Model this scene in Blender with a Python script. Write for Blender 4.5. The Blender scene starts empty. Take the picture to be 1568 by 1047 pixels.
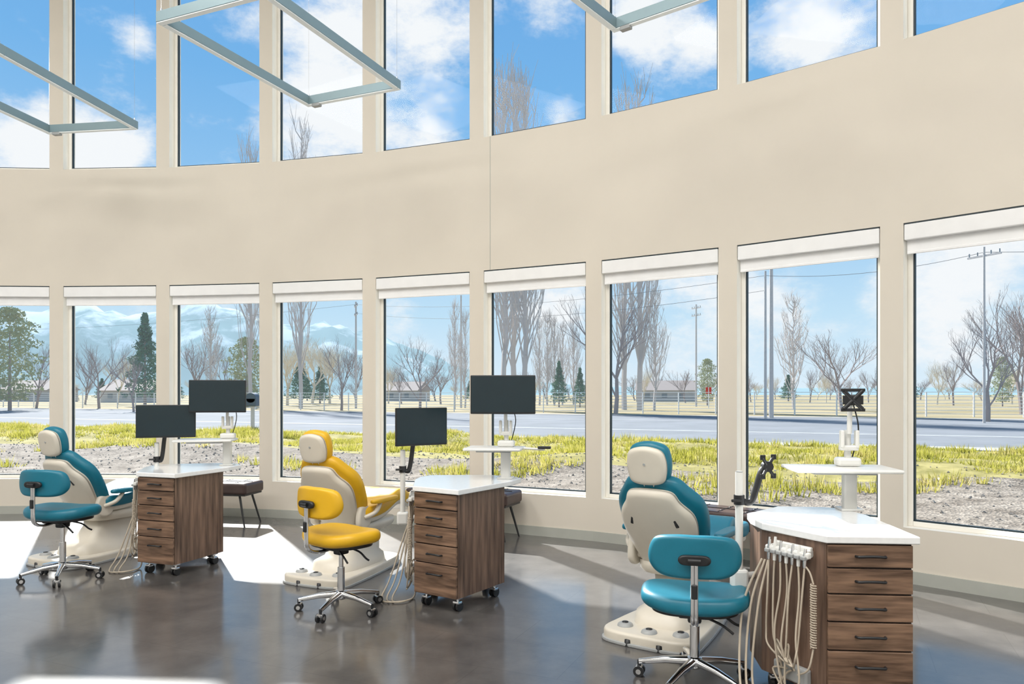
import bpy, bmesh, math, random
from mathutils import Vector, Matrix, noise
random.seed(7)
scene = bpy.context.scene
F = 1139.0; CX = 784.0; HY = 604.0; HC = 1.5

# ------------------------------------------------------------ materials
def mat(name, col, rough=0.5, metal=0.0, var=0.06, nscale=8.0, bump=0.0, spec=0.5, coat=0.0, emit=0.0, stretch=(1,1,1), col2=None, detail=4.0, ecol=None):
    m = bpy.data.materials.new(name); m.use_nodes = True
    nt = m.node_tree; b = nt.nodes["Principled BSDF"]
    tc = nt.nodes.new("ShaderNodeTexCoord"); mp = nt.nodes.new("ShaderNodeMapping")
    mp.inputs["Scale"].default_value = stretch
    nt.links.new(tc.outputs["Object"], mp.inputs["Vector"])
    n = nt.nodes.new("ShaderNodeTexNoise"); n.inputs["Scale"].default_value = nscale; n.inputs["Detail"].default_value = detail
    nt.links.new(mp.outputs["Vector"], n.inputs["Vector"])
    r = nt.nodes.new("ShaderNodeValToRGB")
    r.color_ramp.elements[0].position = 0.3; r.color_ramp.elements[1].position = 0.7
    c2 = col2 if col2 else tuple(min(1, c*(1+var)) for c in col)
    c1 = col if col2 else tuple(c*(1-var) for c in col)
    r.color_ramp.elements[0].color = (*c1, 1); r.color_ramp.elements[1].color = (*c2, 1)
    nt.links.new(n.outputs["Fac"], r.inputs["Fac"]); nt.links.new(r.outputs["Color"], b.inputs["Base Color"])
    b.inputs["Roughness"].default_value = rough; b.inputs["Metallic"].default_value = metal
    b.inputs["Specular IOR Level"].default_value = spec; b.inputs["Coat Weight"].default_value = coat
    if bump > 0:
        bp = nt.nodes.new("ShaderNodeBump"); bp.inputs["Strength"].default_value = bump; bp.inputs["Distance"].default_value = 0.01
        nt.links.new(n.outputs["Fac"], bp.inputs["Height"]); nt.links.new(bp.outputs["Normal"], b.inputs["Normal"])
    if emit > 0:
        b.inputs["Emission Color"].default_value = (*(ecol or col), 1); b.inputs["Emission Strength"].default_value = emit
    return m
HAZE_GLOW = (.62, .68, .74)  # distance haze, painted as a faint emission into the outdoor materials
M = {}
M['wall'] = mat("wall_paint_beige", (0.69, 0.635, 0.55), 0.7, var=0.012, nscale=3)
M['wallw'] = mat("inner_wall_paint", (0.80, 0.78, 0.74), 0.8, var=0.02)
M['ceil'] = mat("ceiling_paint", (0.85, 0.85, 0.84), 0.9, var=0.01)
M['frame'] = mat("window_frame_cream", (0.86, 0.83, 0.76), 0.45, var=0.02)
M['gasket'] = mat("gasket_dark", (0.015, 0.03, 0.04), 0.5)
M['base'] = mat("baseboard_grey", (0.42, 0.43, 0.39), 0.5, var=0.03)
M['shade'] = mat("shade_fabric", (0.86, 0.86, 0.86), 0.8, var=0.02, emit=0.0)
M['cream'] = mat("chair_shell_cream", (0.66, 0.61, 0.52), 0.35, var=0.02)
M['teal'] = mat("teal_vinyl", (0.004, 0.15, 0.225), 0.38, var=0.08, nscale=5)
M['yellow'] = mat("yellow_vinyl", (0.72, 0.41, 0.010), 0.38, var=0.06, nscale=5)
M['chrome'] = mat("chrome", (0.75, 0.76, 0.78), 0.12, 1.0, var=0.02)
M['black'] = mat("black_plastic", (0.012, 0.013, 0.015), 0.4)
M['white'] = mat("white_enamel", (0.74, 0.74, 0.71), 0.3, var=0.02)
M['counter'] = mat("white_quartz", (0.84, 0.85, 0.85), 0.12, var=0.03, nscale=40)
M['hose'] = mat("hose_beige", (0.50, 0.43, 0.34), 0.5, var=0.05)
M['grey'] = mat("grey_plastic", (0.35, 0.36, 0.36), 0.4)
M['screen'] = mat("screen_dark", (0.008, 0.022, 0.03), 0.3)
M['alu'] = mat("lamp_aluminium", (0.22, 0.31, 0.34), 0.4, 0.2, var=0.02)
M['diff'] = mat("lamp_diffuser", (0.80, 0.84, 0.84), 0.6, var=0.01, emit=0.12)
M['leather'] = mat("brown_leather", (0.045, 0.025, 0.022), 0.35, var=0.2, nscale=6)
M['woodv'] = mat("walnut_vertical", (0.060, 0.034, 0.023), 0.4, col2=(0.24, 0.150, 0.105), nscale=3.0, stretch=(11, 11, 0.9), detail=8)
M['woodh'] = mat("walnut_horizontal", (0.060, 0.031, 0.018), 0.4, col2=(0.28, 0.170, 0.108), nscale=3.0, stretch=(1.3, 9, 13), detail=8)
M['woodd'] = mat("cabinet_gap_dark", (0.02, 0.012, 0.01), 0.6)
M['bark'] = mat("bark_grey", (0.22, 0.17, 0.16), 0.9, var=0.2, emit=.15, ecol=HAZE_GLOW)
M['barkp'] = mat("bark_poplar", (0.36, 0.32, 0.30), 0.9, var=0.2, emit=.22, ecol=HAZE_GLOW)
M['barkt'] = mat("twig_tan", (0.40, 0.35, 0.26), 0.9, var=0.2, emit=.26, ecol=(.7, .68, .62))  # warmer emission tint, also painted-in haze
M['needle'] = mat("needles", (0.045, 0.13, 0.09), 0.9, col2=(0.10, 0.24, 0.14), nscale=2, emit=.10, ecol=HAZE_GLOW)
M['needley'] = mat("needles_olive", (0.16, 0.20, 0.08), 0.9, col2=(0.38, 0.38, 0.16), nscale=1, emit=.14, ecol=HAZE_GLOW)
M['pole'] = mat("pole_wood", (0.36, 0.33, 0.31), 0.8, var=0.1, emit=.22, ecol=HAZE_GLOW)
M['wire'] = mat("wire_grey", (0.1, 0.1, 0.1), 0.8, emit=.12, ecol=HAZE_GLOW)
M['fence'] = mat("fence_metal", (0.55, 0.55, 0.53), 0.6, emit=.22, ecol=HAZE_GLOW)
M['roof'] = mat("roof_brown", (0.28, 0.22, 0.19), 0.9, emit=.18, ecol=HAZE_GLOW)
M['siding'] = mat("siding_tan", (0.42, 0.38, 0.34), 0.9, emit=.15, ecol=HAZE_GLOW)
M['redp'] = mat("red_paint", (0.6, 0.06, 0.04), 0.6)
M['gbox'] = mat("mailbox_grey", (0.10, 0.13, 0.17), 0.6)

def grass_mat():
    m = bpy.data.materials.new("grass_blades"); m.use_nodes = True; nt = m.node_tree; L = nt.links.new; nt.nodes.clear()
    o = nt.nodes.new("ShaderNodeOutputMaterial"); mx = nt.nodes.new("ShaderNodeMixShader"); d = nt.nodes.new("ShaderNodeBsdfDiffuse"); t = nt.nodes.new("ShaderNodeBsdfTranslucent")
    tc = nt.nodes.new("ShaderNodeTexCoord"); n = nt.nodes.new("ShaderNodeTexNoise"); n.inputs["Scale"].default_value = 1.0; n.inputs["Detail"].default_value = 10; n.inputs["Roughness"].default_value = .75
    L(tc.outputs["Object"], n.inputs["Vector"]); r = nt.nodes.new("ShaderNodeValToRGB"); r.color_ramp.elements[0].position = .34; r.color_ramp.elements[1].position = .64
    r.color_ramp.elements[0].color = (.15, .15, .04, 1); r.color_ramp.elements[1].color = (.60, .50, .24, 1)
    e = r.color_ramp.elements.new(.48); e.color = (.42, .40, .07, 1)
    L(n.outputs["Fac"], r.inputs["Fac"]); L(r.outputs[0], d.inputs[0]); L(r.outputs[0], t.inputs[0]); mx.inputs[0].default_value = .45
    L(d.outputs[0], mx.inputs[1]); L(t.outputs[0], mx.inputs[2]); L(mx.outputs[0], o.inputs[0]); return m
M['grassb'] = grass_mat()

def glass_mat():
    m = bpy.data.materials.new("window_glass"); m.use_nodes = True; nt = m.node_tree
    nt.nodes.clear()
    o = nt.nodes.new("ShaderNodeOutputMaterial"); mx = nt.nodes.new("ShaderNodeMixShader")
    t = nt.nodes.new("ShaderNodeBsdfTransparent"); t.inputs[0].default_value = (0.96, 0.985, 0.99, 1)
    g = nt.nodes.new("ShaderNodeBsdfGlossy"); g.inputs["Roughness"].default_value = 0.02
    mx.inputs[0].default_value = 0.006
    nt.links.new(t.outputs[0], mx.inputs[1]); nt.links.new(g.outputs[0], mx.inputs[2]); nt.links.new(mx.outputs[0], o.inputs[0])
    return m
M['glass'] = glass_mat()

def floor_mat():
    m = bpy.data.materials.new("floor_vinyl_slate"); m.use_nodes = True; nt = m.node_tree
    b = nt.nodes["Principled BSDF"]; L = nt.links.new
    tc = nt.nodes.new("ShaderNodeTexCoord"); mp = nt.nodes.new("ShaderNodeMapping")
    mp.inputs["Rotation"].default_value = (0, 0, math.radians(24))
    L(tc.outputs["Object"], mp.inputs["Vector"])
    br = nt.nodes.new("ShaderNodeTexBrick"); br.inputs["Scale"].default_value = 1.0
    br.inputs["Brick Width"].default_value = 0.92; br.inputs["Row Height"].default_value = 0.46
    br.inputs["Mortar Size"].default_value = 0.002; br.inputs["Color1"].default_value = (0.93, 0.93, 0.93, 1)
    br.inputs["Color2"].default_value = (1.06, 1.06, 1.06, 1); br.inputs["Mortar"].default_value = (0.6, 0.6, 0.6, 1)
    L(mp.outputs[0], br.inputs["Vector"])
    n = nt.nodes.new("ShaderNodeTexNoise"); n.inputs["Scale"].default_value = 2.6; n.inputs["Detail"].default_value = 10; n.inputs["Roughness"].default_value = 0.7
    L(tc.outputs["Object"], n.inputs["Vector"])
    r = nt.nodes.new("ShaderNodeValToRGB"); r.color_ramp.elements[0].position = 0.34; r.color_ramp.elements[1].position = 0.68
    r.color_ramp.elements[0].color = (0.046, 0.042, 0.040, 1); r.color_ramp.elements[1].color = (0.105, 0.096, 0.088, 1)
    L(n.outputs["Fac"], r.inputs["Fac"])
    mx = nt.nodes.new("ShaderNodeMix"); mx.data_type = 'RGBA'; mx.blend_type = 'MULTIPLY'; mx.inputs[0].default_value = 1
    L(r.outputs[0], mx.inputs[6]); L(br.outputs["Color"], mx.inputs[7]); L(mx.outputs[2], b.inputs["Base Color"])
    mr = nt.nodes.new("ShaderNodeMapRange"); mr.inputs[3].default_value = 0.42; mr.inputs[4].default_value = 0.55
    L(n.outputs["Fac"], mr.inputs[0]); L(mr.outputs[0], b.inputs["Roughness"])
    b.inputs["Specular IOR Level"].default_value = 0.55
    b.inputs["Coat Weight"].default_value = 1.0; b.inputs["Coat IOR"].default_value = 1.55
    mr2 = nt.nodes.new("ShaderNodeMapRange"); mr2.inputs[3].default_value = 0.07; mr2.inputs[4].default_value = 0.20
    L(n.outputs["Fac"], mr2.inputs[0]); L(mr2.outputs[0], b.inputs["Coat Roughness"])
    return m
M['floor'] = floor_mat()

# ------------------------------------------------------------ mesh builder
def smooth_pts(pts, k=6, closed=False):
    pts = [Vector(p) for p in pts]; n = len(pts); out = []
    rng = range(n) if closed else range(n-1)
    for i in rng:
        if closed: p0, p1, p2, p3 = pts[(i-1) % n], pts[i], pts[(i+1) % n], pts[(i+2) % n]
        else: p0, p1, p2, p3 = pts[max(i-1, 0)], pts[i], pts[i+1], pts[min(i+2, n-1)]
        for j in range(k):
            t = j/k
            out.append(0.5*((2*p1)+(p2-p0)*t+(2*p0-5*p1+4*p2-p3)*t*t+(3*p1-p0-3*p2+p3)*t**3))
    if not closed: out.append(pts[-1])
    return out

class MB:
    def __init__(s): s.v = []; s.f = []; s.m = []; s.sm = []; s.mats = []
    def mi(s, k):
        if k not in s.mats: s.mats.append(k)
        return s.mats.index(k)
    def add(s, vs, fs, k, smooth=False, X=None):
        o = len(s.v); i = s.mi(k)
        for p in vs:
            p = Vector(p)
            s.v.append(tuple(X @ p) if X else tuple(p))
        for f in fs: s.f.append(tuple(a+o for a in f)); s.m.append(i); s.sm.append(smooth)
    def box(s, c, size, k, rot=None, bev=0.0, X=None, seg=2):
        T = Matrix.Translation(Vector(c))
        if rot: T = T @ Matrix.Rotation(rot[2], 4, 'Z') @ Matrix.Rotation(rot[1], 4, 'Y') @ Matrix.Rotation(rot[0], 4, 'X')
        if X: T = X @ T
        bm = bmesh.new(); bmesh.ops.create_cube(bm, size=1)
        for v in bm.verts: v.co = Vector((v.co.x*size[0], v.co.y*size[1], v.co.z*size[2]))
        if bev > 0:
            bmesh.ops.bevel(bm, geom=list(bm.edges), offset=min(bev, min(size)*0.45), segments=seg, affect='EDGES', profile=0.5)
        bm.verts.ensure_lookup_table()
        s.add([v.co.copy() for v in bm.verts], [[v.index for v in f.verts] for f in bm.faces], k, False, T); bm.free()
    def tube(s, pts, r, k, n=8, X=None, caps=True):
        pts = [Vector(p) for p in pts]
        if not isinstance(r, (list, tuple)): r = [r]*len(pts)
        vs = []; fs = []
        d = (pts[1]-pts[0]).normalized(); up = Vector((0, 0, 1)) if abs(d.z) < 0.9 else Vector((1, 0, 0))
        a = d.cross(up).normalized()
        for i, p in enumerate(pts):
            if i == 0: d = pts[1]-p
            elif i == len(pts)-1: d = p-pts[i-1]
            else: d = pts[i+1]-pts[i-1]
            if d.length < 1e-9: d = Vector((0, 0, 1))
            d.normalize(); a = (a-d*a.dot(d))
            if a.length < 1e-6: a = d.orthogonal()
            a.normalize(); b = d.cross(a)
            for j in range(n):
                t = 2*math.pi*j/n; vs.append(p+(a*math.cos(t)+b*math.sin(t))*r[i])
        for i in range(len(pts)-1):
            for j in range(n):
                q = (j+1) % n; fs.append((i*n+j, i*n+q, (i+1)*n+q, (i+1)*n+j))
        s.add(vs, fs, k, n > 5, X)
        if caps:
            e = len(pts)-1
            s.add(vs[:n], [tuple(reversed(range(n)))], k, False, X); s.add(vs[e*n:], [tuple(range(n))], k, False, X)
    def cyl(s, p0, p1, r, k, n=20, r1=None, X=None): s.tube([p0, p1], [r, r if r1 is None else r1], k, n, X)
    def lathe(s, prof, k, c=(0, 0, 0), n=24, X=None):
        vs = []; fs = []; c = Vector(c)
        for (r, z) in prof:
            for j in range(n):
                t = 2*math.pi*j/n; vs.append(c+Vector((r*math.cos(t), r*math.sin(t), z)))
        for i in range(len(prof)-1):
            for j in range(n):
                q = (j+1) % n; fs.append((i*n+j, i*n+q, (i+1)*n+q, (i+1)*n+j))
        s.add(vs, fs, k, True, X)
    def prism(s, poly, z0, z1, k, X=None):
        n = len(poly); vs = [(p[0], p[1], z0) for p in poly]+[(p[0], p[1], z1) for p in poly]
        fs = [tuple(reversed(range(n))), tuple(range(n, 2*n))]+[(i, (i+1) % n, n+(i+1) % n, n+i) for i in range(n)]
        s.add(vs, fs, k, False, X)
    def pad(s, outline, t, e, k, X=None, dome=0.0, bend=None, kk=6, back=0.5, rings=5):
        """soft cushion: outline in (x,y), thickness along z"""
        o = smooth_pts([(p[0], p[1], 0) for p in outline], kk, True) if kk > 1 else [Vector((p[0], p[1], 0)) for p in outline]
        n = len(o); c = sum(o, Vector())/n
        R = sum((p-c).length for p in o)/n
        prof = []
        q = 5
        for i in range(q+1):
            a = math.pi/2*i/q; prof.append((e*(1-math.sin(a)), e*(1-math.cos(a))))
        body = [(i_, min(z_, t/2)) for i_, z_ in prof]
        full = body+[(i_, t-z_) for i_, z_ in reversed(body)]
        inner = []
        for j in range(1, rings):
            fcc = j/rings; inner.append((e+(R-e)*fcc, t+dome*math.sin(fcc*math.pi/2)))
        low = [(e+(R-e)*(1-j/rings), 0) for j in range(1, rings)]
        allr = low+full+inner
        vs = []; fs = []
        for (ins, z) in allr:
            sc = max(0.0, 1-ins/R)
            for p in o:
                w = c+(p-c)*sc; vs.append(Vector((w.x, w.y, z)))
        for i in range(len(allr)-1):
            for j in range(n):
                qn = (j+1) % n; fs.append((i*n+j, i*n+qn, (i+1)*n+qn, (i+1)*n+j))
        b0 = len(vs); vs.append(Vector((c.x, c.y, 0))); vs.append(Vector((c.x, c.y, t+dome)))
        last = (len(allr)-1)*n
        for j in range(n):
            qn = (j+1) % n; fs.append((qn, j, b0)); fs.append((last+j, last+qn, b0+1))
        if bend: vs = [Vector(bend(v)) for v in vs]
        s.add(vs, fs, k, kk > 1, X)
    def build(s, name, loc=(0, 0, 0), rz=0.0, merge=False, parent=None, autosmooth=None):
        me = bpy.data.meshes.new(name); me.from_pydata(s.v, [], s.f)
        for k in s.mats: me.materials.append(M[k])
        me.polygons.foreach_set("material_index", s.m); me.polygons.foreach_set("use_smooth", s.sm)
        if merge:
            bm = bmesh.new(); bm.from_mesh(me); bmesh.ops.remove_doubles(bm, verts=bm.verts, dist=1e-4)
            bmesh.ops.recalc_face_normals(bm, faces=bm.faces); bm.to_mesh(me); bm.free()
        if autosmooth:
            me.polygons.foreach_set("use_smooth", [True]*len(me.polygons)); me.set_sharp_from_angle(angle=autosmooth)
        me.update()
        ob = bpy.data.objects.new(name, me); scene.collection.objects.link(ob)
        ob.location = loc; ob.rotation_euler = (0, 0, rz)
        if parent: ob.parent = parent
        return ob

# ------------------------------------------------------------ room shell
CH = 1.38
pts = {4: Vector((-0.391, 8.257))}
def hd(i): return math.radians(3+6*i)     # heading of bay i (P_i -> P_i+1)
for i in range(4, 11): pts[i+1] = pts[i]+CH*Vector((math.cos(hd(i)), -math.sin(hd(i))))
for i in range(3, -5, -1): pts[i] = pts[i+1]-CH*Vector((math.cos(hd(i)), -math.sin(hd(i))))
I0, I1 = -4, 11
TH = 0.24
SILL, HEAD, USILL, UTOP, TOP = 0.44, 2.87, 4.34, 7.15, 7.5
SA, SB = 0.087, CH-0.087
def onrm(i): a = math.radians(6*i); return Vector((math.sin(a), math.cos(a)))/math.cos(math.radians(3))  # mitre at P_i
def bay(i, s_, t): # point in bay i at run s, outward offset t (openings)
    d = Vector((math.cos(hd(i)), -math.sin(hd(i)))); n = Vector((math.sin(hd(i)), math.cos(hd(i))))
    return pts[i]+d*s_+n*t
wb = MB()
zs = [0, SILL, HEAD, USILL, UTOP, TOP]
for i in range(I0, I1):
    cin = [pts[i], bay(i, SA, 0), bay(i, SB, 0), pts[i+1]]
    cout = [pts[i]+onrm(i)*TH, bay(i, SA, TH), bay(i, SB, TH), pts[i+1]+onrm(i+1)*TH]
    for side in (cin, cout):
        for c in range(3):
            for r in range(5):
                if c == 1 and r in (1, 3): continue
                a, b = side[c], side[c+1]
                wb.add([(a.x, a.y, zs[r]), (b.x, b.y, zs[r]), (b.x, b.y, zs[r+1]), (a.x, a.y, zs[r+1])], [(0, 1, 2, 3)], 'wall')
    for r in (1, 3):
        z0, z1 = zs[r], zs[r+1]
        a, b, ao, bo = cin[1], cin[2], cout[1], cout[2]
        wb.add([(a.x, a.y, z0), (a.x, a.y, z1), (ao.x, ao.y, z1), (ao.x, ao.y, z0)], [(0, 1, 2, 3)], 'frame')
        wb.add([(b.x, b.y, z0), (b.x, b.y, z1), (bo.x, bo.y, z1), (bo.x, bo.y, z0)], [(0, 1, 2, 3)], 'frame')
        for z in (z0, z1): wb.add([(a.x, a.y, z), (b.x, b.y, z), (bo.x, bo.y, z), (ao.x, ao.y, z)], [(0, 1, 2, 3)], 'frame')
wb.build("wall_window_side", merge=True, autosmooth=math.radians(25))

wn = 0
for i in range(I0, I1):
    ang = -hd(i)
    X = Matrix.Translation((pts[i].x, pts[i].y, 0)) @ Matrix.Rotation(ang, 4, 'Z')
    for (z0, z1) in ((SILL, HEAD), (USILL, UTOP)):
        w = MB(); fw = 0.04; t0, t1 = 0.10, 0.16; cm = (t0+t1)/2; dp = t1-t0
        a, b = SA, SB
        w.box(((a+fw/2), cm, (z0+z1)/2), (fw, dp, z1-z0), 'frame', bev=0.004)
        w.box((b-fw/2, cm, (z0+z1)/2), (fw, dp, z1-z0), 'frame', bev=0.004)
        w.box(((a+b)/2, cm, z0+fw/2), (b-a-2*fw, dp, fw), 'frame', bev=0.004)
        w.box(((a+b)/2, cm, z1-fw/2), (b-a-2*fw, dp, fw), 'frame', bev=0.004)
        g = 0.012
        w.box((a+fw+g/2, cm, (z0+z1)/2), (g, 0.03, z1-z0-2*fw), 'gasket')
        w.box((b-fw-g/2, cm, (z0+z1)/2), (g, 0.03, z1-z0-2*fw), 'gasket')
        w.box(((a+b)/2, cm, z0+fw+g/2), (b-a-2*fw, 0.03, g), 'gasket')
        w.box(((a+b)/2, cm, z1-fw-g/2), (b-a-2*fw, 0.03, g), 'gasket')
        w.add([(a+fw, cm, z0+fw), (b-fw, cm, z0+fw), (b-fw, cm, z1-fw), (a+fw, cm, z1-fw)], [(0, 1, 2, 3)], 'glass')
        wn += 1
        o = w.build("window_%d" % wn, loc=(pts[i].x, pts[i].y, 0), rz=ang)
    # roller shade
    s = MB(); a, b = SA+0.006, SB-0.006; c = (a+b)/2
    s.box((c, 0.04, HEAD-0.075), (b-a, 0.085, 0.125), 'shade', bev=0.006)
    s.box((c, 0.045, HEAD-0.185), (b-a-0.02, 0.004, 0.10), 'shade')
    s.box((c, 0.045, HEAD-0.235), (b-a-0.02, 0.014, 0.022), 'shade', bev=0.004)
    s.box((c, 0.04, HEAD-0.006), (b-a, 0.07, 0.010), 'gasket')  # dark strip painted in for the shaded gap above the cassette
    s.build("roller_shade", loc=(pts[i].x, pts[i].y, 0), rz=ang)
bb = MB()
for i in range(I0, I1):
    a, b = pts[i], pts[i+1]; ia, ib = a-onrm(i)*0.014, b-onrm(i+1)*0.014
    vs = [(a.x, a.y, 0), (b.x, b.y, 0), (ib.x, ib.y, 0), (ia.x, ia.y, 0), (a.x, a.y, .10), (b.x, b.y, .10), (ib.x, ib.y, .10), (ia.x, ia.y, .10)]
    bb.add(vs, [(3, 2, 6, 7), (7, 6, 5, 4)], 'base')
bb.build("baseboard_window_side", merge=True)
# seam in the band
sm = MB(); p = bay(4, 0.17, -0.001)
sm.box((0, 0, (HEAD+USILL)/2), (0.006, 0.004, USILL-HEAD), 'base'); sm.build("trim_1", loc=(p.x, p.y, 0), rz=-hd(4))

# floor / ceiling polygons
outer = [pts[i]+onrm(i)*0.2 for i in range(I0, I1+1)]
YB = -5.0
poly = [(p.x, p.y) for p in outer]+[(pts[I1].x+0.15, YB), (pts[I0].x-0.15, YB)]
fl = MB(); fl.prism(list(reversed(poly)), -0.04, 0.0, 'floor'); fl.build("floor", merge=True)
cl = MB(); cl.prism(list(reversed(poly)), TOP, TOP+0.15, 'ceil'); cl.build("ceiling", merge=True)
def wallbox(name, a, b, h=TOP):
    m = MB(); a = Vector(a); b = Vector(b); d = b-a; L = d.length
    m.box((L/2, 0, h/2), (L, 0.15, h), 'wallw'); m.build(name, loc=(a.x, a.y, 0), rz=math.atan2(d.y, d.x))
    q = MB(); q.box((L/2, 0, 0.05), (L, 0.18, 0.10), 'base'); q.build("baseboard_"+name.split('_')[1], loc=(a.x, a.y, 0), rz=math.atan2(d.y, d.x))
wallbox("wall_left", (pts[I0].x-0.08, YB), (pts[I0].x-0.08, pts[I0].y+0.1))
wallbox("wall_right", (pts[I1].x+0.08, YB), (pts[I1].x+0.08, pts[I1].y+0.1))
wallbox("wall_back", (pts[I0].x-0.15, YB), (pts[I1].x+0.15, YB))

# ------------------------------------------------------------ pendant lamps (rectangular LED frames)
def pendant(corner, phi, L=1.83, W=1.05, z=4.5):
    # corner = far-left corner B; phi = clockwise rotation; long side runs toward camera
    m = MB(); w = 0.055; h = 0.085
    for (c, sz) in (((W/2, 0), (W+w, w)), ((W/2, -L), (W+w, w)), ((0, -L/2), (w, L-w)), ((W, -L/2), (w, L-w))):
        m.box((c[0], c[1], 0.0), (sz[0], sz[1], h), 'alu', bev=0.003)
        m.box((c[0], c[1], -h/2-0.003), (sz[0]-0.008, sz[1]-0.008, 0.008), 'diff')
    m.box((0.10, 0.0, -h/2-0.005), (0.09, 0.05, 0.05), 'grey', bev=0.004)
    for c in ((0, 0), (W, 0), (0, -L), (W, -L)):
        m.cyl((c[0], c[1], h/2), (c[0], c[1], TOP-z), 0.0012, 'chrome', n=4)
        m.cyl((c[0], c[1], h/2), (c[0], c[1], h/2+0.03), 0.008, 'chrome', n=8)
        m.cyl((c[0], c[1], TOP-z-0.02), (c[0], c[1], TOP-z), 0.03, 'white', n=16)
    m.build("pendant_lamp", loc=(corner[0], corner[1], z), rz=-math.radians(phi))
pendant((-2.08, 7.61), 23)
pendant((-5.24, 8.42), 8)
pendant((0.837, 6.04), 38)

# ------------------------------------------------------------ dental chair
def dental_chair(colr, loc, heading):
    m = MB()
    # base plate
    out = [(-.27, -.37), (0, -.41), (.27, -.37), (.29, -.15), (.24, .30), (.17, .62), (0, .68), (-.17, .62), (-.24, .30), (-.29, -.15)]
    m.pad(out, 0.075, 0.02, 'cream', X=Matrix.Translation((0, 0, 0.0)))
    m.pad([(p[0]*1.03, p[1]*1.03) for p in out], 0.02, 0.005, 'grey')
    # lift housing (tapering)
    def loft(secs, k):
        vs = []; fs = []; n = 24
        for (cx, cy, z, wx, wy) in secs:
            for j in range(n):
                t = 2*math.pi*j/n; c_, s_ = math.cos(t), math.sin(t); e = 0.5
                vs.append((cx+wx*math.copysign(abs(c_)**e, c_), cy+wy*math.copysign(abs(s_)**e, s_), z))
        for i in range(len(secs)-1):
            for j in range(n):
                q = (j+1) % n; fs.append((i*n+j, i*n+q, (i+1)*n+q, (i+1)*n+j))
        fs.append(tuple(range((len(secs)-1)*n, len(secs)*n)))
        m.add(vs, fs, k, True)
    loft([(0, .12, .07, .20, .34), (0, .12, .14, .19, .32), (0, .16, .17, .15, .25), (0, .22, .30, .14, .20), (0, .24, .38, .15, .22)], 'cream')
    loft([(0, .24, .36, .21, .28), (0, .24, .39, .23, .31), (0, .24, .44, .23, .31)], 'cream')
    # foot discs
    for x, y in ((-.18, -.27), (.18, -.27), (0, -.32)):
        m.lathe([(0.0, .096), (.03, .096), (.045, .088), (.05, .074)], 'grey', (x, y, 0), 16)
        m.lathe([(0.0, .102), (.018, .101), (.022, .094)], 'black', (x, y, 0), 12)
    for x, y in ((-.26, -.34), (.26, -.34), (.1, -.40), (-.1, -.40)):
        m.lathe([(0, .045), (.02, .04), (.024, .0)], 'black', (x, y, 0), 12)
    # seat + leg rest (single bent cushion)
    so = [(-.25, -.02), (0, -.05), (.25, -.02), (.27, .2), (.25, .5), (.20, .8), (.18, 1.1), (.10, 1.2), (0, 1.22), (-.10, 1.2), (-.18, 1.1), (-.20, .8), (-.25, .5), (-.27, .2)]
    def bs(v):
        y = v.y; up = 0.10*math.exp(-((y-0.55)/0.22)**2)
        return (v.x, y, v.z+up+0.25*v.x*v.x-0.02*y)
    m.pad(so, 0.10, 0.04, colr, X=Matrix.Translation((0, 0, .47)), dome=0.01, bend=bs, rings=7)
    m.pad([(p[0]*.92, p[1]*.97) for p in so], 0.05, 0.02, 'cream', X=Matrix.Translation((0, 0, .435)), bend=bs, rings=7)
    # back rest : local x, y = up the back, z = toward patient
    rc = math.radians(31)
    up = Vector((0, -math.sin(rc), math.cos(rc))); nn = Vector((0, math.cos(rc), math.sin(rc)))
    Bn = Matrix(((1, 0, 0, 0), (0, up.y, nn.y, 0.0), (0, up.z, nn.z, 0.41), (0, 0, 0, 1)))
    cush = [(-.18, .02), (0, .0), (.18, .02), (.25, .14), (.285, .32), (.275, .46), (.21, .57), (.14, .65), (0, .675), (-.14, .65), (-.21, .57), (-.275, .46), (-.285, .32), (-.25, .14)]
    def bb_(v): return (v.x, v.y, v.z+1.0*v.x*v.x+0.10*math.sin(v.y/0.69*math.pi)*-0.3)
    m.pad(cush, 0.085, 0.035, colr, X=Bn, bend=lambda v: bb_(Vector((v.x, v.y, v.z+0.01))), dome=0.0, rings=7)
    shell = [(-.13, -.05), (0, -.07), (.13, -.05), (.195, .10), (.24, .30), (.235, .42), (.175, .52), (.13, .60), (0, .625), (-.13, .60), (-.175, .52), (-.235, .42), (-.24, .30), (-.195, .10)]
    m.pad(shell, 0.07, 0.035, 'cream', X=Bn, bend=lambda v: bb_(Vector((v.x, v.y, v.z-0.045))), rings=7)
    # slots on shell
    for sx in (-1, 1): m.box((sx*.14, .40, -0.050), (0.022, 0.055, 0.012), 'black', rot=(0, 0, sx*.3), bev=0.004, X=Bn)
    # hinge covers
    for sx in (-1, 1):
        m.pad([(-.07, -.03), (0, -.08), (.08, -.05), (.10, .05), (.04, .12), (-.05, .10)], 0.05, 0.02, 'cream',
              X=Matrix.Translation((sx*.23-(0.025), -.02, .48)) @ Matrix.Rotation(math.pi/2, 4, 'Y') @ Matrix.Rotation(math.pi/2, 4, 'Z'))
        # arm rest
        m.tube(smooth_pts([(sx*.25, -.02, .50), (sx*.31, .05, .54), (sx*.31, .12, .61)], 5), 0.018, 'cream', n=10)
        m.pad([(-.03, -.16), (.03, -.16), (.04, .0), (.03, .16), (-.03, .16), (-.04, 0)], 0.035, 0.014, colr, X=Matrix.Translation((sx*.31, .18, .61)))
    # neck bars + headrest
    for sx in (-.03, .03):
        m.cyl(Bn @ Vector((sx, .56, 0.01)), Bn @ Vector((sx, .74, 0.01)), 0.008, 'chrome', n=8)
    ho = [(-.10, 0), (0, -.015), (.10, 0), (.128, .06), (.13, .15), (.10, .215), (0, .24), (-.10, .215), (-.13, .15), (-.128, .06)]
    rc2 = math.radians(12)
    hp = Bn @ Vector((0, .66, 0.0))
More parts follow.
